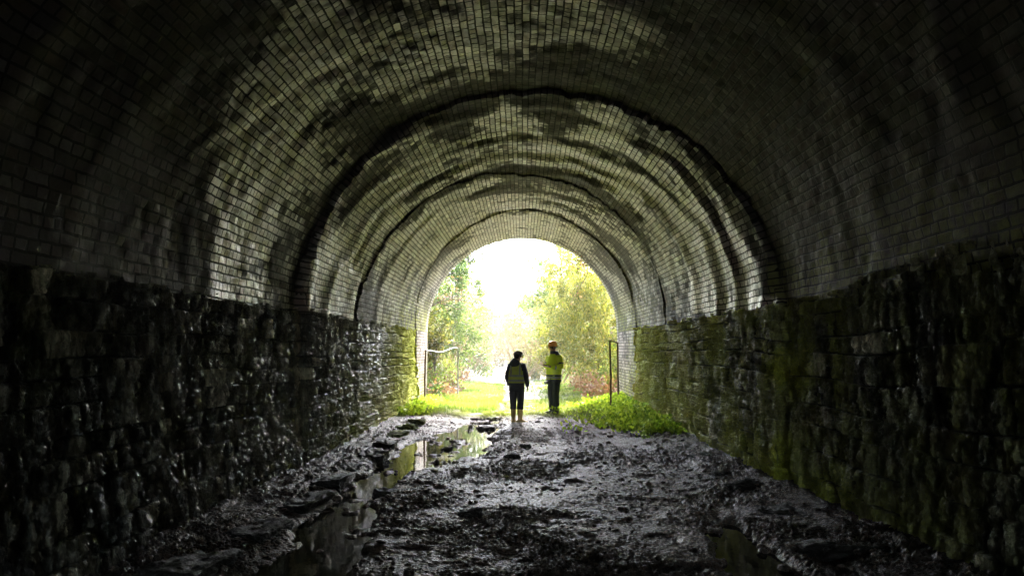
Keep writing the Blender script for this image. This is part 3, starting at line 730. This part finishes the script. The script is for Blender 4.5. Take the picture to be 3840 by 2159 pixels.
# ------------------------------------------------------------------ gates
RUST = mat_simple('rusty_steel', (.05, .028, .018), (.13, .075, .05), 20, .7, .003, 80)
GALV = mat_simple('weathered_steel', (.12, .115, .10), (.22, .21, .19), 20, .6)
def bar(name, P, r, mat, parent, sides=8):
    P = np.array(P, float); V, F = tubes([P], [np.full(len(P), r)], sides)
    F = F.tolist(); n = len(P); F.append(list(range(sides))); F.append([(n-1)*sides+k for k in range(sides)][::-1])
    return mk(name, V, F, mat, parent)
g = empty('gate', (-2.72, 20.9, 0), label='open metal gate frame with a buckled pale top rail at the left of the portal', cat='gate')
D = np.array([.63, 3.3, 0])
bar('hinge_post', [(0, 0, -.1), (-.02, 0, .8), (.0, 0, 1.62)], .026, RUST, g)
bar('end_post', [D+(0, 0, -.05), D+(.0, 0, .8), D+(0, 0, 1.66)], .024, GALV, g)
bar('top_rail', [D*t+np.array([0, 0, 1.6+.05*t-.07*math.sin(math.pi*min(t*1.8, 1))+.04*math.sin(9*t)]) for t in np.linspace(0, 1, 14)], .017, GALV, g)
bar('bottom_rail', [D*t+np.array([0, 0, .16]) for t in (0, .3, .6)], .018, GALV, g)
bar('brace', [(0, 0, .55), D*.12+np.array([0, 0, .5])], .012, RUST, g)
g = empty('gate', (2.66, 20.7, 0), label='open rusty metal gate frame swung inward at the right of the portal', cat='gate')
D = np.array([-.51, -2.5, 0])
bar('hinge_post', [(0, 0, -.1), (0, 0, 1.83)], .026, RUST, g)
bar('end_post', [D+(0, 0, -.02), D+(.015, 0, .9), D+(0, 0, 1.86)], .024, RUST, g)
bar('top_rail', [D*t+np.array([0, 0, 1.82+.03*t]) for t in (0, .5, 1)], .018, RUST, g)
bar('middle_rail', [D*t+np.array([0, 0, 1.12]) for t in (0, .5)], .010, RUST, g)
bar('latch', [D*1.0+np.array([0, 0, 1.02]), D*.96+np.array([0, 0, 1.0])], .022, RUST, g)

# ------------------------------------------------------------------ people
def skin(name, verts, edges, rad, mat, parent, sub=2, root=0):
    me = bpy.data.meshes.new(name); me.from_pydata([tuple(v) for v in verts], edges, [])
    o = bpy.data.objects.new(name, me); COL.objects.link(o)
    md = o.modifiers.new('s', 'SKIN'); md.use_smooth_shade = True
    for i, r in enumerate(rad):
        me.skin_vertices[0].data[i].radius = (r, r) if np.isscalar(r) else r
        me.skin_vertices[0].data[i].use_root = i == root
    sb = o.modifiers.new('u', 'SUBSURF'); sb.levels = sub; sb.render_levels = sub
    dg = bpy.context.evaluated_depsgraph_get(); m2 = bpy.data.meshes.new_from_object(o.evaluated_get(dg))
    o.modifiers.clear(); o.data = m2; m2.materials.clear(); m2.materials.append(mat)
    m2.polygons.foreach_set('use_smooth', np.full(len(m2.polygons), True))
    o.parent = parent
    return o
def loft(name, rings, mat, parent, n=28, wr=.0, seed=0, cap=True, k=2.3):
    """rings: (centre, half-width, half-depth, turn about z, [tilt axis normal]) -> closed cloth-like shell"""
    V = []
    m = []
    for i in range(len(rings)-1):       # three in-between rings, smooth
        for t in (0, .33, .66):
            m.append([np.array(rings[i][j], float)*(1-t)+np.array(rings[i+1][j], float)*t for j in range(4)])
    m.append([np.array(rings[-1][j], float) for j in range(4)])
    a = np.linspace(0, 2*math.pi, n, endpoint=False)
    C = np.array([q[0] for q in m]); T = np.gradient(C, axis=0); T /= np.linalg.norm(T, axis=1)[:, None]
    for i, (c, rx, ry, tz) in enumerate(m):
        t = T[i]; ex = np.array([math.cos(tz), math.sin(tz), 0.])
        ex = ex-t*ex.dot(t); ex /= np.linalg.norm(ex); ey = np.cross(t, ex)
        ca, sa = np.cos(a), np.sin(a); e = 2/k
        px = np.sign(ca)*np.abs(ca)**e*rx; py = np.sign(sa)*np.abs(sa)**e*ry
        w = 1+wr*((fbm(a*1.5+seed, np.full(n, i*.45), seed, 3)-.5)*2+.5*np.sin(i*1.1+a*2+seed))
        w = w if 0 < i < len(m)-1 else 1.
        V.append(c+(px*w)[:, None]*ex+(py*w)[:, None]*ey)
    V = np.concatenate(V); L = len(m); F = []
    for i in range(L-1):
        for j in range(n): F.append([i*n+j, i*n+(j+1) % n, (i+1)*n+(j+1) % n, (i+1)*n+j])
    if cap: F.append(list(range(n))[::-1]); F.append([(L-1)*n+j for j in range(n)])
    return mk(name, V, F, mat, parent)
def cloth(name, c, c2=None, rough=.85, **k):
    return mat_simple(name, c, c2 or tuple(x*.7 for x in c), 12, rough, .006, 40, .25, **k)
NAVY = cloth('navy_cloth', (.04, .045, .07)); BLK = cloth('black_cloth', (.06, .062, .08)); DENIM = cloth('dark_trousers', (.028, .038, .055)); HV = cloth('hi_vis_yellow', (.66, .80, .01), (.56, .70, .01), .6)
TAPE = cloth('reflective_tape', (.33, .34, .30), rough=.4); SKIN = mat_simple('skin', (.42, .25, .18), (.36, .2, .14), 9, .55); HAIR = cloth('dark_hair', (.03, .02, .015))
RUB = mat_simple('tan_rubber', (.78, .58, .24), (.70, .50, .2), 9, .5); SOLE = mat_simple('black_rubber', (.012, .012, .013), (.02, .02, .02), 9, .5); ORA = mat_simple('orange_plastic', (.85, .36, .07), (.75, .30, .06), 4, .35)
CAPM = cloth('grey_cap_cloth', (.16, .14, .14)); DARKP = mat_simple('black_plastic', (.01, .01, .012), (.02, .02, .022), 9, .35)

def body(parent, J, head_dir, s=1.):
    """one continuous skinned figure; J gives the joints in metres"""
    V, E, Rr = [], [], []
    def add(p, r, frm=None):
        V.append(tuple(p)); Rr.append(r)
        if frm is not None: E.append((frm, len(V)-1))
        return len(V)-1
    pel = add(J['pelvis'], (.14*s, .10*s)); wa = add(J['waist'], (.12*s, .09*s), pel); ch = add(J['chest'], (.14*s, .10*s), wa)
    nb = add(J['neck'], .055*s, ch); hb = add(J['chin'], .06*s, nb)
    hd = np.array(J['head']); f = np.array([head_dir[0], head_dir[1], 0]); f /= np.linalg.norm(f)
    hc = add(hd, (.075*s, .085*s), hb); ht = add(hd+np.array([0, 0, .075*s])-f*.01, (.06*s, .066*s), hc)
    for sd in ('L', 'R'):
        sh = add(J['sh'+sd], .055*s, ch); el = add(J['el'+sd], .04*s, sh); wr = add(J['wr'+sd], .026*s, el)
        w = np.array(J['wr'+sd]); d = np.array(J['hand'+sd], float); d /= np.linalg.norm(d)
        sdv = np.cross(d, np.array(J.get('palm'+sd, (0, 1, 0)), float)); sdv /= np.linalg.norm(sdv); pn = np.cross(sdv, d)
        pm = add(w+d*.05*s, (.030*s, .018*s), wr)
        for q, (off, L) in enumerate(((-.027, .06), (-.009, .072), (.009, .068), (.026, .052))):
            b = add(w+d*.085*s+sdv*off*s, .0095*s, pm)
            c = add(w+d*(.085+L*.55)*s+sdv*off*s+pn*.014*s, .0085*s, b); add(w+d*(.085+L*.85)*s+sdv*off*s+pn*.036*s, .007*s, c)
        t1 = add(w+d*.045*s-sdv*.036*s+pn*.01*s, .010*s, pm); add(w+d*.075*s-sdv*.05*s+pn*.025*s, .009*s, t1)
        hp = add(J['hip'+sd], .085*s, pel); kn = add(J['kn'+sd], .058*s, hp); an = add(J['an'+sd], .042*s, kn); add(J['toe'+sd], .035*s, an)
    o = skin('body', V, E, Rr, SKIN, parent, 2)
    return o
def face(parent, hd, f, s=1.):
    """nose, ears, eyes and mouth as small pieces of the face, set on the head"""
    f = np.array([f[0], f[1], 0.]); f /= np.linalg.norm(f); r = np.array([f[1], -f[0], 0]); hd = np.array(hd)
    def blob(name, c, sx, mat):
        bm = bmesh.new(); bmesh.ops.create_uvsphere(bm, u_segments=10, v_segments=7, radius=1.)
        M = np.stack([r*sx[0], f*sx[1], np.array([0, 0, sx[2]])], 1)
        V = [M @ np.array(v.co)+c for v in bm.verts]; F = [[v.index for v in q.verts] for q in bm.faces]; bm.free()
        return mk(name, np.array(V), F, mat, parent)
    blob('nose', hd+f*.098*s+np.array([0, 0, -.012]), (.013, .022, .026), SKIN)
    for k in (-1, 1):
        blob('ear', hd+r*k*.082*s+np.array([0, 0, -.005]), (.012, .02, .032), SKIN)
        blob('eye', hd+f*.083*s+r*k*.032*s+np.array([0, 0, .018]), (.013, .008, .007), HAIR)
    blob('mouth', hd+f*.083*s+np.array([0, 0, -.055]), (.022, .007, .006), cloth('lips', (.25, .1, .08)))
def boot(parent, an, toe_dir, mat, h, wtop, seed, sole=SOLE, L=.27):
    f = np.array([toe_dir[0], toe_dir[1], 0.]); f /= np.linalg.norm(f); ang = math.atan2(f[1], f[0])
    x, y = an[0], an[1]
    c = np.array([x, y, 0])
    b = loft('boot', [(c+(0, 0, .025), .055, .045, ang), (c+(0, 0, .08), .052, .045, ang), (c+(0, 0, .16), .048, .046, ang), (c+(0, 0, h*.6), wtop*.92, wtop*.9, ang), (c+(0, 0, h), wtop, wtop, ang)], mat, parent, wr=.03, seed=seed)
    # foot, lofted forward along the toe direction
    r = []
    for t, hw, hh in ((-.075, .032, .030), (-.04, .042, .046), (.02, .042, .052), (.08, .046, .038), (.14, .045, .030), (.185, .03, .02)):
        r.append((c+f*t+np.array([0, 0, hh+.012]), hw, hh, ang+math.pi/2))
    loft('foot', r, mat, b, n=16)
    V = []; q = np.array([-f[1], f[0], 0])
    out = [(-.09, .03), (-.07, .045), (0, .045), (.09, .05), (.16, .047), (.2, .022)]
    P = [(c+f*a+q*w) for a, w in out]+[(c+f*a-q*w) for a, w in out[::-1]]
    n = len(P); V = [tuple(p+np.array([0, 0, -.005])) for p in P]+[tuple(p+np.array([0, 0, .028])) for p in P]
    F = [list(range(n))[::-1], list(range(n, 2*n))]+[[i, (i+1) % n, n+(i+1) % n, n+i] for i in range(n)]
    mk('sole', np.array(V), F, sole, b, smooth=False)
    return b

# --- the walker in the cap, seen from behind (local +y is the way the body faces)
def person_cap():
    gz = float(ground_h(np.array([-.12]), np.array([16.5]))[0])
    p = empty('person', (-.12, 16.5, .0), R_(-14), label='person in a cap, dark hooded top, hi-vis vest and tan boots, seen from behind', cat='person')
    s = .93
    hd = np.array((.025, .03, 1.475)); hdir = (.8, .6)
    J = dict(pelvis=(0, 0, .86), waist=(0, 0, 1.0), chest=(0, .0, 1.2), neck=(.01, .0, 1.34), chin=(.018, .015, 1.40), head=hd,
             shL=(-.165, 0, 1.27), elL=(-.215, -.02, 1.04), wrL=(-.19, .07, .86), handL=(.15, .4, -1), palmL=(1, 0, 0),
             shR=(.165, 0, 1.27), elR=(.225, -.03, 1.03), wrR=(.235, .04, .83), handR=(-.1, .3, -1), palmR=(-1, 0, 0),
             hipL=(-.085, 0, .82), knL=(-.085, .015, .47), anL=(-.075, -.01, .08), toeL=(-.09, .11, .04),
             hipR=(.085, 0, .82), knR=(.08, .02, .47), anR=(.075, -.0, .08), toeR=(.16, .09, .04))
    body(p, J, hdir, s); face(p, hd, hdir, .95)
    loft('hair', [(hd+(-.035, -.03, -.05), .04, .05, .6), (hd+(-.025, -.02, -.01), .07, .076, .6), (hd+(-.005, -.01, .04), .088, .086, .6), (hd+(0, 0, .09), .06, .06, .6)], HAIR, p, n=18, wr=.04)
    c = hd+np.array([0, 0, .03]); ang = math.atan2(.6, .8)
    cap = loft('cap', [(c, .098, .09, ang), (c+(0, 0, .04), .098, .09, ang), (c+(0, 0, .075), .08, .075, ang), (c+(0, 0, .098), .04, .04, ang), (c+(0, 0, .102), .01, .01, ang)], CAPM, p, n=24)
    f = np.array([.8, .6, 0]); q = np.array([-.6, .8, 0]); P = []
    for t in np.linspace(-1, 1, 9): P.append(c+f*(.085+.085*math.cos(t*1.4))+q*.075*t+np.array([0, 0, -.005]))
    n = len(P); base = [c+f*.06+q*.075*t+np.array([0, 0, .005]) for t in np.linspace(-1, 1, 9)]
    V = [*P, *base, *[v+np.array([0, 0, .008]) for v in P], *[v+np.array([0, 0, .008]) for v in base]]
    F = []
    for i in range(n-1):
        F += [[i, i+1, n+i+1, n+i][::-1], [2*n+i, 2*n+i+1, 3*n+i+1, 3*n+i], [i, i+1, 2*n+i+1, 2*n+i]]
    mk('peak', np.array(V), F, CAPM, cap)
    # clothes
    loft('trousers', [((0, 0, .98), .165, .115, 0), ((0, 0, .88), .178, .13, 0), ((0, .0, .79), .172, .125, 0), ((0, .0, .72), .165, .11, 0)], BLK, p, wr=.02, seed=3)
    for sx, kn, an in ((-1, J['knL'], J['anL']), (1, J['knR'], J['anR'])):
        loft('trouser_leg', [((sx*.083, 0, .78), .09, .105, 0), ((sx*.084, .005, .66), .086, .096, 0), ((kn[0], kn[1], .48), .072, .082, 0), ((an[0], an[1], .32), .071, .08, 0)], BLK, p, wr=.05, seed=5+sx)
    top = loft('hooded_top', [((0, 0, .86), .172, .125, 0), ((0, 0, .93), .18, .13, 0), ((0, 0, 1.05), .168, .125, 0), ((0, 0, 1.2), .185, .128, 0), ((0, 0, 1.29), .17, .11, 0), ((.005, 0, 1.35), .085, .08, 0)], NAVY, p, wr=.03, seed=8)
    loft('hood', [((-.01, -.06, 1.22), .05, .03, 0), ((-.02, -.085, 1.28), .105, .055, 0), ((-.02, -.06, 1.345), .115, .08, 0), ((-.01, -.03, 1.385), .09, .07, 0), ((0, -.02, 1.40), .06, .05, 0)], NAVY, p, wr=.06, seed=9)
    for nm, sh, el, wr in (('sleeve', J['shL'], J['elL'], J['wrL']), ('sleeve', J['shR'], J['elR'], J['wrR'])):
        loft(nm, [(np.array(sh)*np.array((.62, 1, 1))+(0, 0, .05), .03, .05, 0), (np.array(sh)*np.array((.95, 1, 1))+(0, 0, .012), .052, .062, 0), (np.array(sh)-(0, 0, .06), .064, .07, 0), (el, .058, .062, 0), (np.array(wr)*.8+np.array(el)*.2, .048, .05, 0), (wr, .042, .043, 0)], NAVY, p, wr=.05, seed=12)
    HV2 = cloth('shaded_hi_vis', (.50, .54, .10), (.42, .46, .08), .7)  # duller olive copy of the hi-vis yellow, with the shade in its colour
    vest = loft('hi_vis_vest', [((0, -.003, .90), .188, .14, 0), ((0, -.003, 1.0), .182, .14, 0), ((0, -.003, 1.12), .178, .138, 0), ((0, -.004, 1.22), .165, .136, 0), ((0, -.002, 1.30), .138, .115, 0)], HV2, p, wr=.02, seed=14)
    for z, w in ((.955, .189), (1.06, .184)):
        loft('reflective_band', [((0, -.003, z-.022), w+.002, .146, 0), ((0, -.003, z+.022), w+.001, .146, 0)], TAPE, vest, cap=False)
    for sx in (-1, 1):
        loft('reflective_band', [((sx*.098, -.11, 1.07), .020, .034, 0), ((sx*.098, -.112, 1.17), .020, .034, 0), ((sx*.10, -.095, 1.27), .020, .034, 0), ((sx*.10, -.06, 1.325), .020, .03, 0)], TAPE, vest, n=12)
    boot(p, J['anL'], (-.1, 1), RUB, .34, .064, 20); boot(p, J['anR'], (1, .25), RUB, .34, .064, 21)
    return p
pc = person_cap()
# --- the one in the hard hat, facing left (local +y forward, turned so that it points left and a little to the camera)
P2T = 132
def person_hat():
    p = empty('person', (.80, 18.8, .03), R_(P2T), label='person in an orange hard hat and hi-vis yellow coat, facing left', cat='person')
    s = 1.0
    hd = np.array((0, .04, 1.655)); hdir = (.37, .93)
    J = dict(pelvis=(0, 0, .95), waist=(0, 0, 1.1), chest=(0, -.01, 1.32), neck=(0, 0, 1.5), chin=(0, .02, 1.57), head=hd,
             shL=(-.18, -.01, 1.42), elL=(-.22, -.03, 1.16), wrL=(-.1, .21, 1.17), handL=(.35, 1, .1), palmL=(.3, 0, 1),
             shR=(.18, -.01, 1.42), elR=(.23, -.02, 1.16), wrR=(.09, .20, 1.19), handR=(-.3, 1, .12), palmR=(-.3, 0, 1),
             hipL=(-.09, 0, .91), knL=(-.09, .03, .5), anL=(-.09, -.0, .08), toeL=(-.09, .13, .04),
             hipR=(.09, 0, .91), knR=(.09, .02, .5), anR=(.10, -.03, .08), toeR=(.11, .1, .04))
    body(p, J, hdir, s); face(p, hd, hdir)
    loft('hair', [(hd+(0, -.05, -.06), .05, .035, 0), (hd+(0, -.02, -.01), .084, .082, 0), (hd+(0, -.01, .05), .086, .088, 0), (hd+(0, 0, .085), .06, .06, 0)], HAIR, p, n=18)
    c = hd+np.array([0, -.005, .045])
    hat = loft('hard_hat', [(c+(0, 0, -.01), .108, .125, 0), (c+(0, 0, .03), .108, .124, 0), (c+(0, 0, .075), .095, .108, 0), (c+(0, 0, .105), .065, .075, 0), (c+(0, 0, .12), .03, .035, 0), (c+(0, 0, .122), .005, .005, 0)], ORA, p, n=28, k=2.0)
    loft('brim', [(c+(.01, .025, -.018), .118, .16, -.38), (c+(.01, .025, -.006), .12, .163, -.38)], ORA, hat, k=2.0)
    loft('trousers', [((0, 0, 1.06), .17, .12, 0), ((0, 0, .95), .18, .13, 0), ((0, 0, .86), .175, .125, 0), ((0, 0, .80), .165, .11, 0)], DENIM, p, wr=.02, seed=33)
    for sx, kn, an in ((-1, J['knL'], J['anL']), (1, J['knR'], J['anR'])):
        loft('trouser_leg', [((sx*.088, 0, .86), .092, .115, 0), ((sx*.09, .0, .72), .086, .10, 0), ((kn[0], kn[1], .5), .074, .084, 0), ((an[0], an[1], .25), .068, .078, 0), ((an[0], an[1], .09), .064, .076, 0)], DENIM, p, wr=.07, seed=35+sx)
    coat = loft('hi_vis_coat', [((0, 0, .84), .205, .155, 0), ((0, 0, .95), .21, .16, 0), ((0, 0, 1.1), .205, .158, 0), ((0, -.01, 1.3), .21, .16, 0), ((0, -.01, 1.42), .185, .13, 0), ((0, -.0, 1.5), .10, .09, 0)], HV, p, wr=.035, seed=38)
    loft('hem', [((0, 0, .79), .206, .156, 0), ((0, 0, .86), .208, .158, 0)], NAVY, coat, cap=False)
    loft('reflective_band', [((0, 0, .875), .211, .164, 0), ((0, 0, .925), .213, .166, 0)], TAPE, coat, cap=False)
    loft('dark_band', [((0, 0, .93), .213, .166, 0), ((0, 0, .975), .214, .167, 0)], NAVY, coat, cap=False)
    loft('shoulder_yoke', [((0, -.03, 1.40), .192, .12, 0), ((0, -.03, 1.46), .165, .108, 0), ((0, -.03, 1.51), .115, .09, 0), ((0, -.02, 1.55), .085, .075, 0)], NAVY, coat, wr=.04, seed=41)
    loft('collar', [((0, .0, 1.47), .095, .09, 0), ((0, .005, 1.53), .085, .082, 0), ((0, .0, 1.56), .08, .08, 0)], NAVY, coat)
    for sx, sh, el, wr in ((-1, J['shL'], J['elL'], J['wrL']), (1, J['shR'], J['elR'], J['wrR'])):
        sh, el, wr = map(np.array, (sh, el, wr))
        sl = loft('sleeve', [(sh+(0, 0, .045), .055, .06, 0), (sh-(0, 0, .04), .08, .082, 0), (el*.65+sh*.35, .076, .078, 0), (el+(0, 0, .02), .07, .072, 0), (el*.6+wr*.4, .062, .062, 0), (wr, .05, .05, 0)], HV, p, wr=.06, seed=44+sx)
        m = sh*.4+el*.6
        loft('dark_band', [(m+(0, 0, .025), .079, .082, 0), (m-(0, 0, .02), .078, .08, 0)], NAVY, sl, cap=False)
        m = el*.45+wr*.55; d = (wr-el)/np.linalg.norm(wr-el)
        loft('reflective_band', [(m-d*.025, .062, .062, 0), (m+d*.025, .059, .059, 0)], TAPE, sl, cap=False)
    boot(p, J['anL'], (0, 1), SOLE, .14, .055, 50); boot(p, J['anR'], (.15, 1), SOLE, .14, .055, 51)
    return p
ph = person_hat()
def rbox(name, size, mat, parent=None, loc=(0, 0, 0), bev=.006):
    bm = bmesh.new(); bmesh.ops.create_cube(bm, size=1.)
    for v in bm.verts: v.co = Vector((v.co.x*size[0], v.co.y*size[1], v.co.z*size[2]))
    bmesh.ops.bevel(bm, geom=bm.edges[:], offset=bev, segments=2, affect='EDGES')
    me = bpy.data.meshes.new(name); bm.to_mesh(me); bm.free(); me.materials.append(mat)
    o = bpy.data.objects.new(name, me); COL.objects.link(o); o.parent = parent; o.location = loc; return o
Mx = Matrix.Translation((.80, 18.8, .03)) @ Matrix.Rotation(R_(P2T), 4, 'Z')
ph_loc = Mx @ Vector((.0, .33, 1.215))
t = empty('phone', ph_loc, R_(P2T), label='small dark phone held in both hands of the person in the hard hat', cat='phone')
rbox('case', (.145, .075, .012), DARKP, t); rbox('screen', (.13, .064, .004), mat_simple('glass_screen', (.03, .03, .035), (.04, .04, .045), 3, .1), t, (0, 0, .0085), .001)
cl = Mx @ Vector((-.02, .20, .80))
t = empty('camera_on_strap', cl, R_(P2T), label='dark compact camera hanging at the hip of the person in the hard hat', cat='camera')
rbox('housing', (.13, .07, .09), DARKP, t); bar('lens_barrel', [(0, .03, -.005), (0, .085, -.02), (0, .13, -.03)], .036, DARKP, t, 14)
bar('strap', [(-.04, -.02, .04), (-.03, -.06, .12), (-.02, -.09, .2)], .008, NAVY, t, 6)

# ------------------------------------------------------------------ moist air: one even volume round everything
bm = bmesh.new(); bmesh.ops.create_cube(bm, size=1.)
for v in bm.verts: v.co = Vector((v.co.x*300, 110+v.co.y*290, 7+v.co.z*22))
me = bpy.data.meshes.new('haze'); bm.to_mesh(me); bm.free()
hm = bpy.data.materials.new('moist_air'); hm.use_nodes = True; ht = hm.node_tree; ht.nodes.clear()
ho = ht.nodes.new('ShaderNodeOutputMaterial'); hv = ht.nodes.new('ShaderNodeVolumePrincipled')
hv.inputs['Color'].default_value = (.95, .97, 1, 1); hv.inputs['Density'].default_value = .0015; hv.inputs['Anisotropy'].default_value = .4
ht.links.new(hv.outputs[0], ho.inputs['Volume']); me.materials.append(hm)
o = bpy.data.objects.new('haze', me); COL.objects.link(o); o['kind'] = 'stuff'
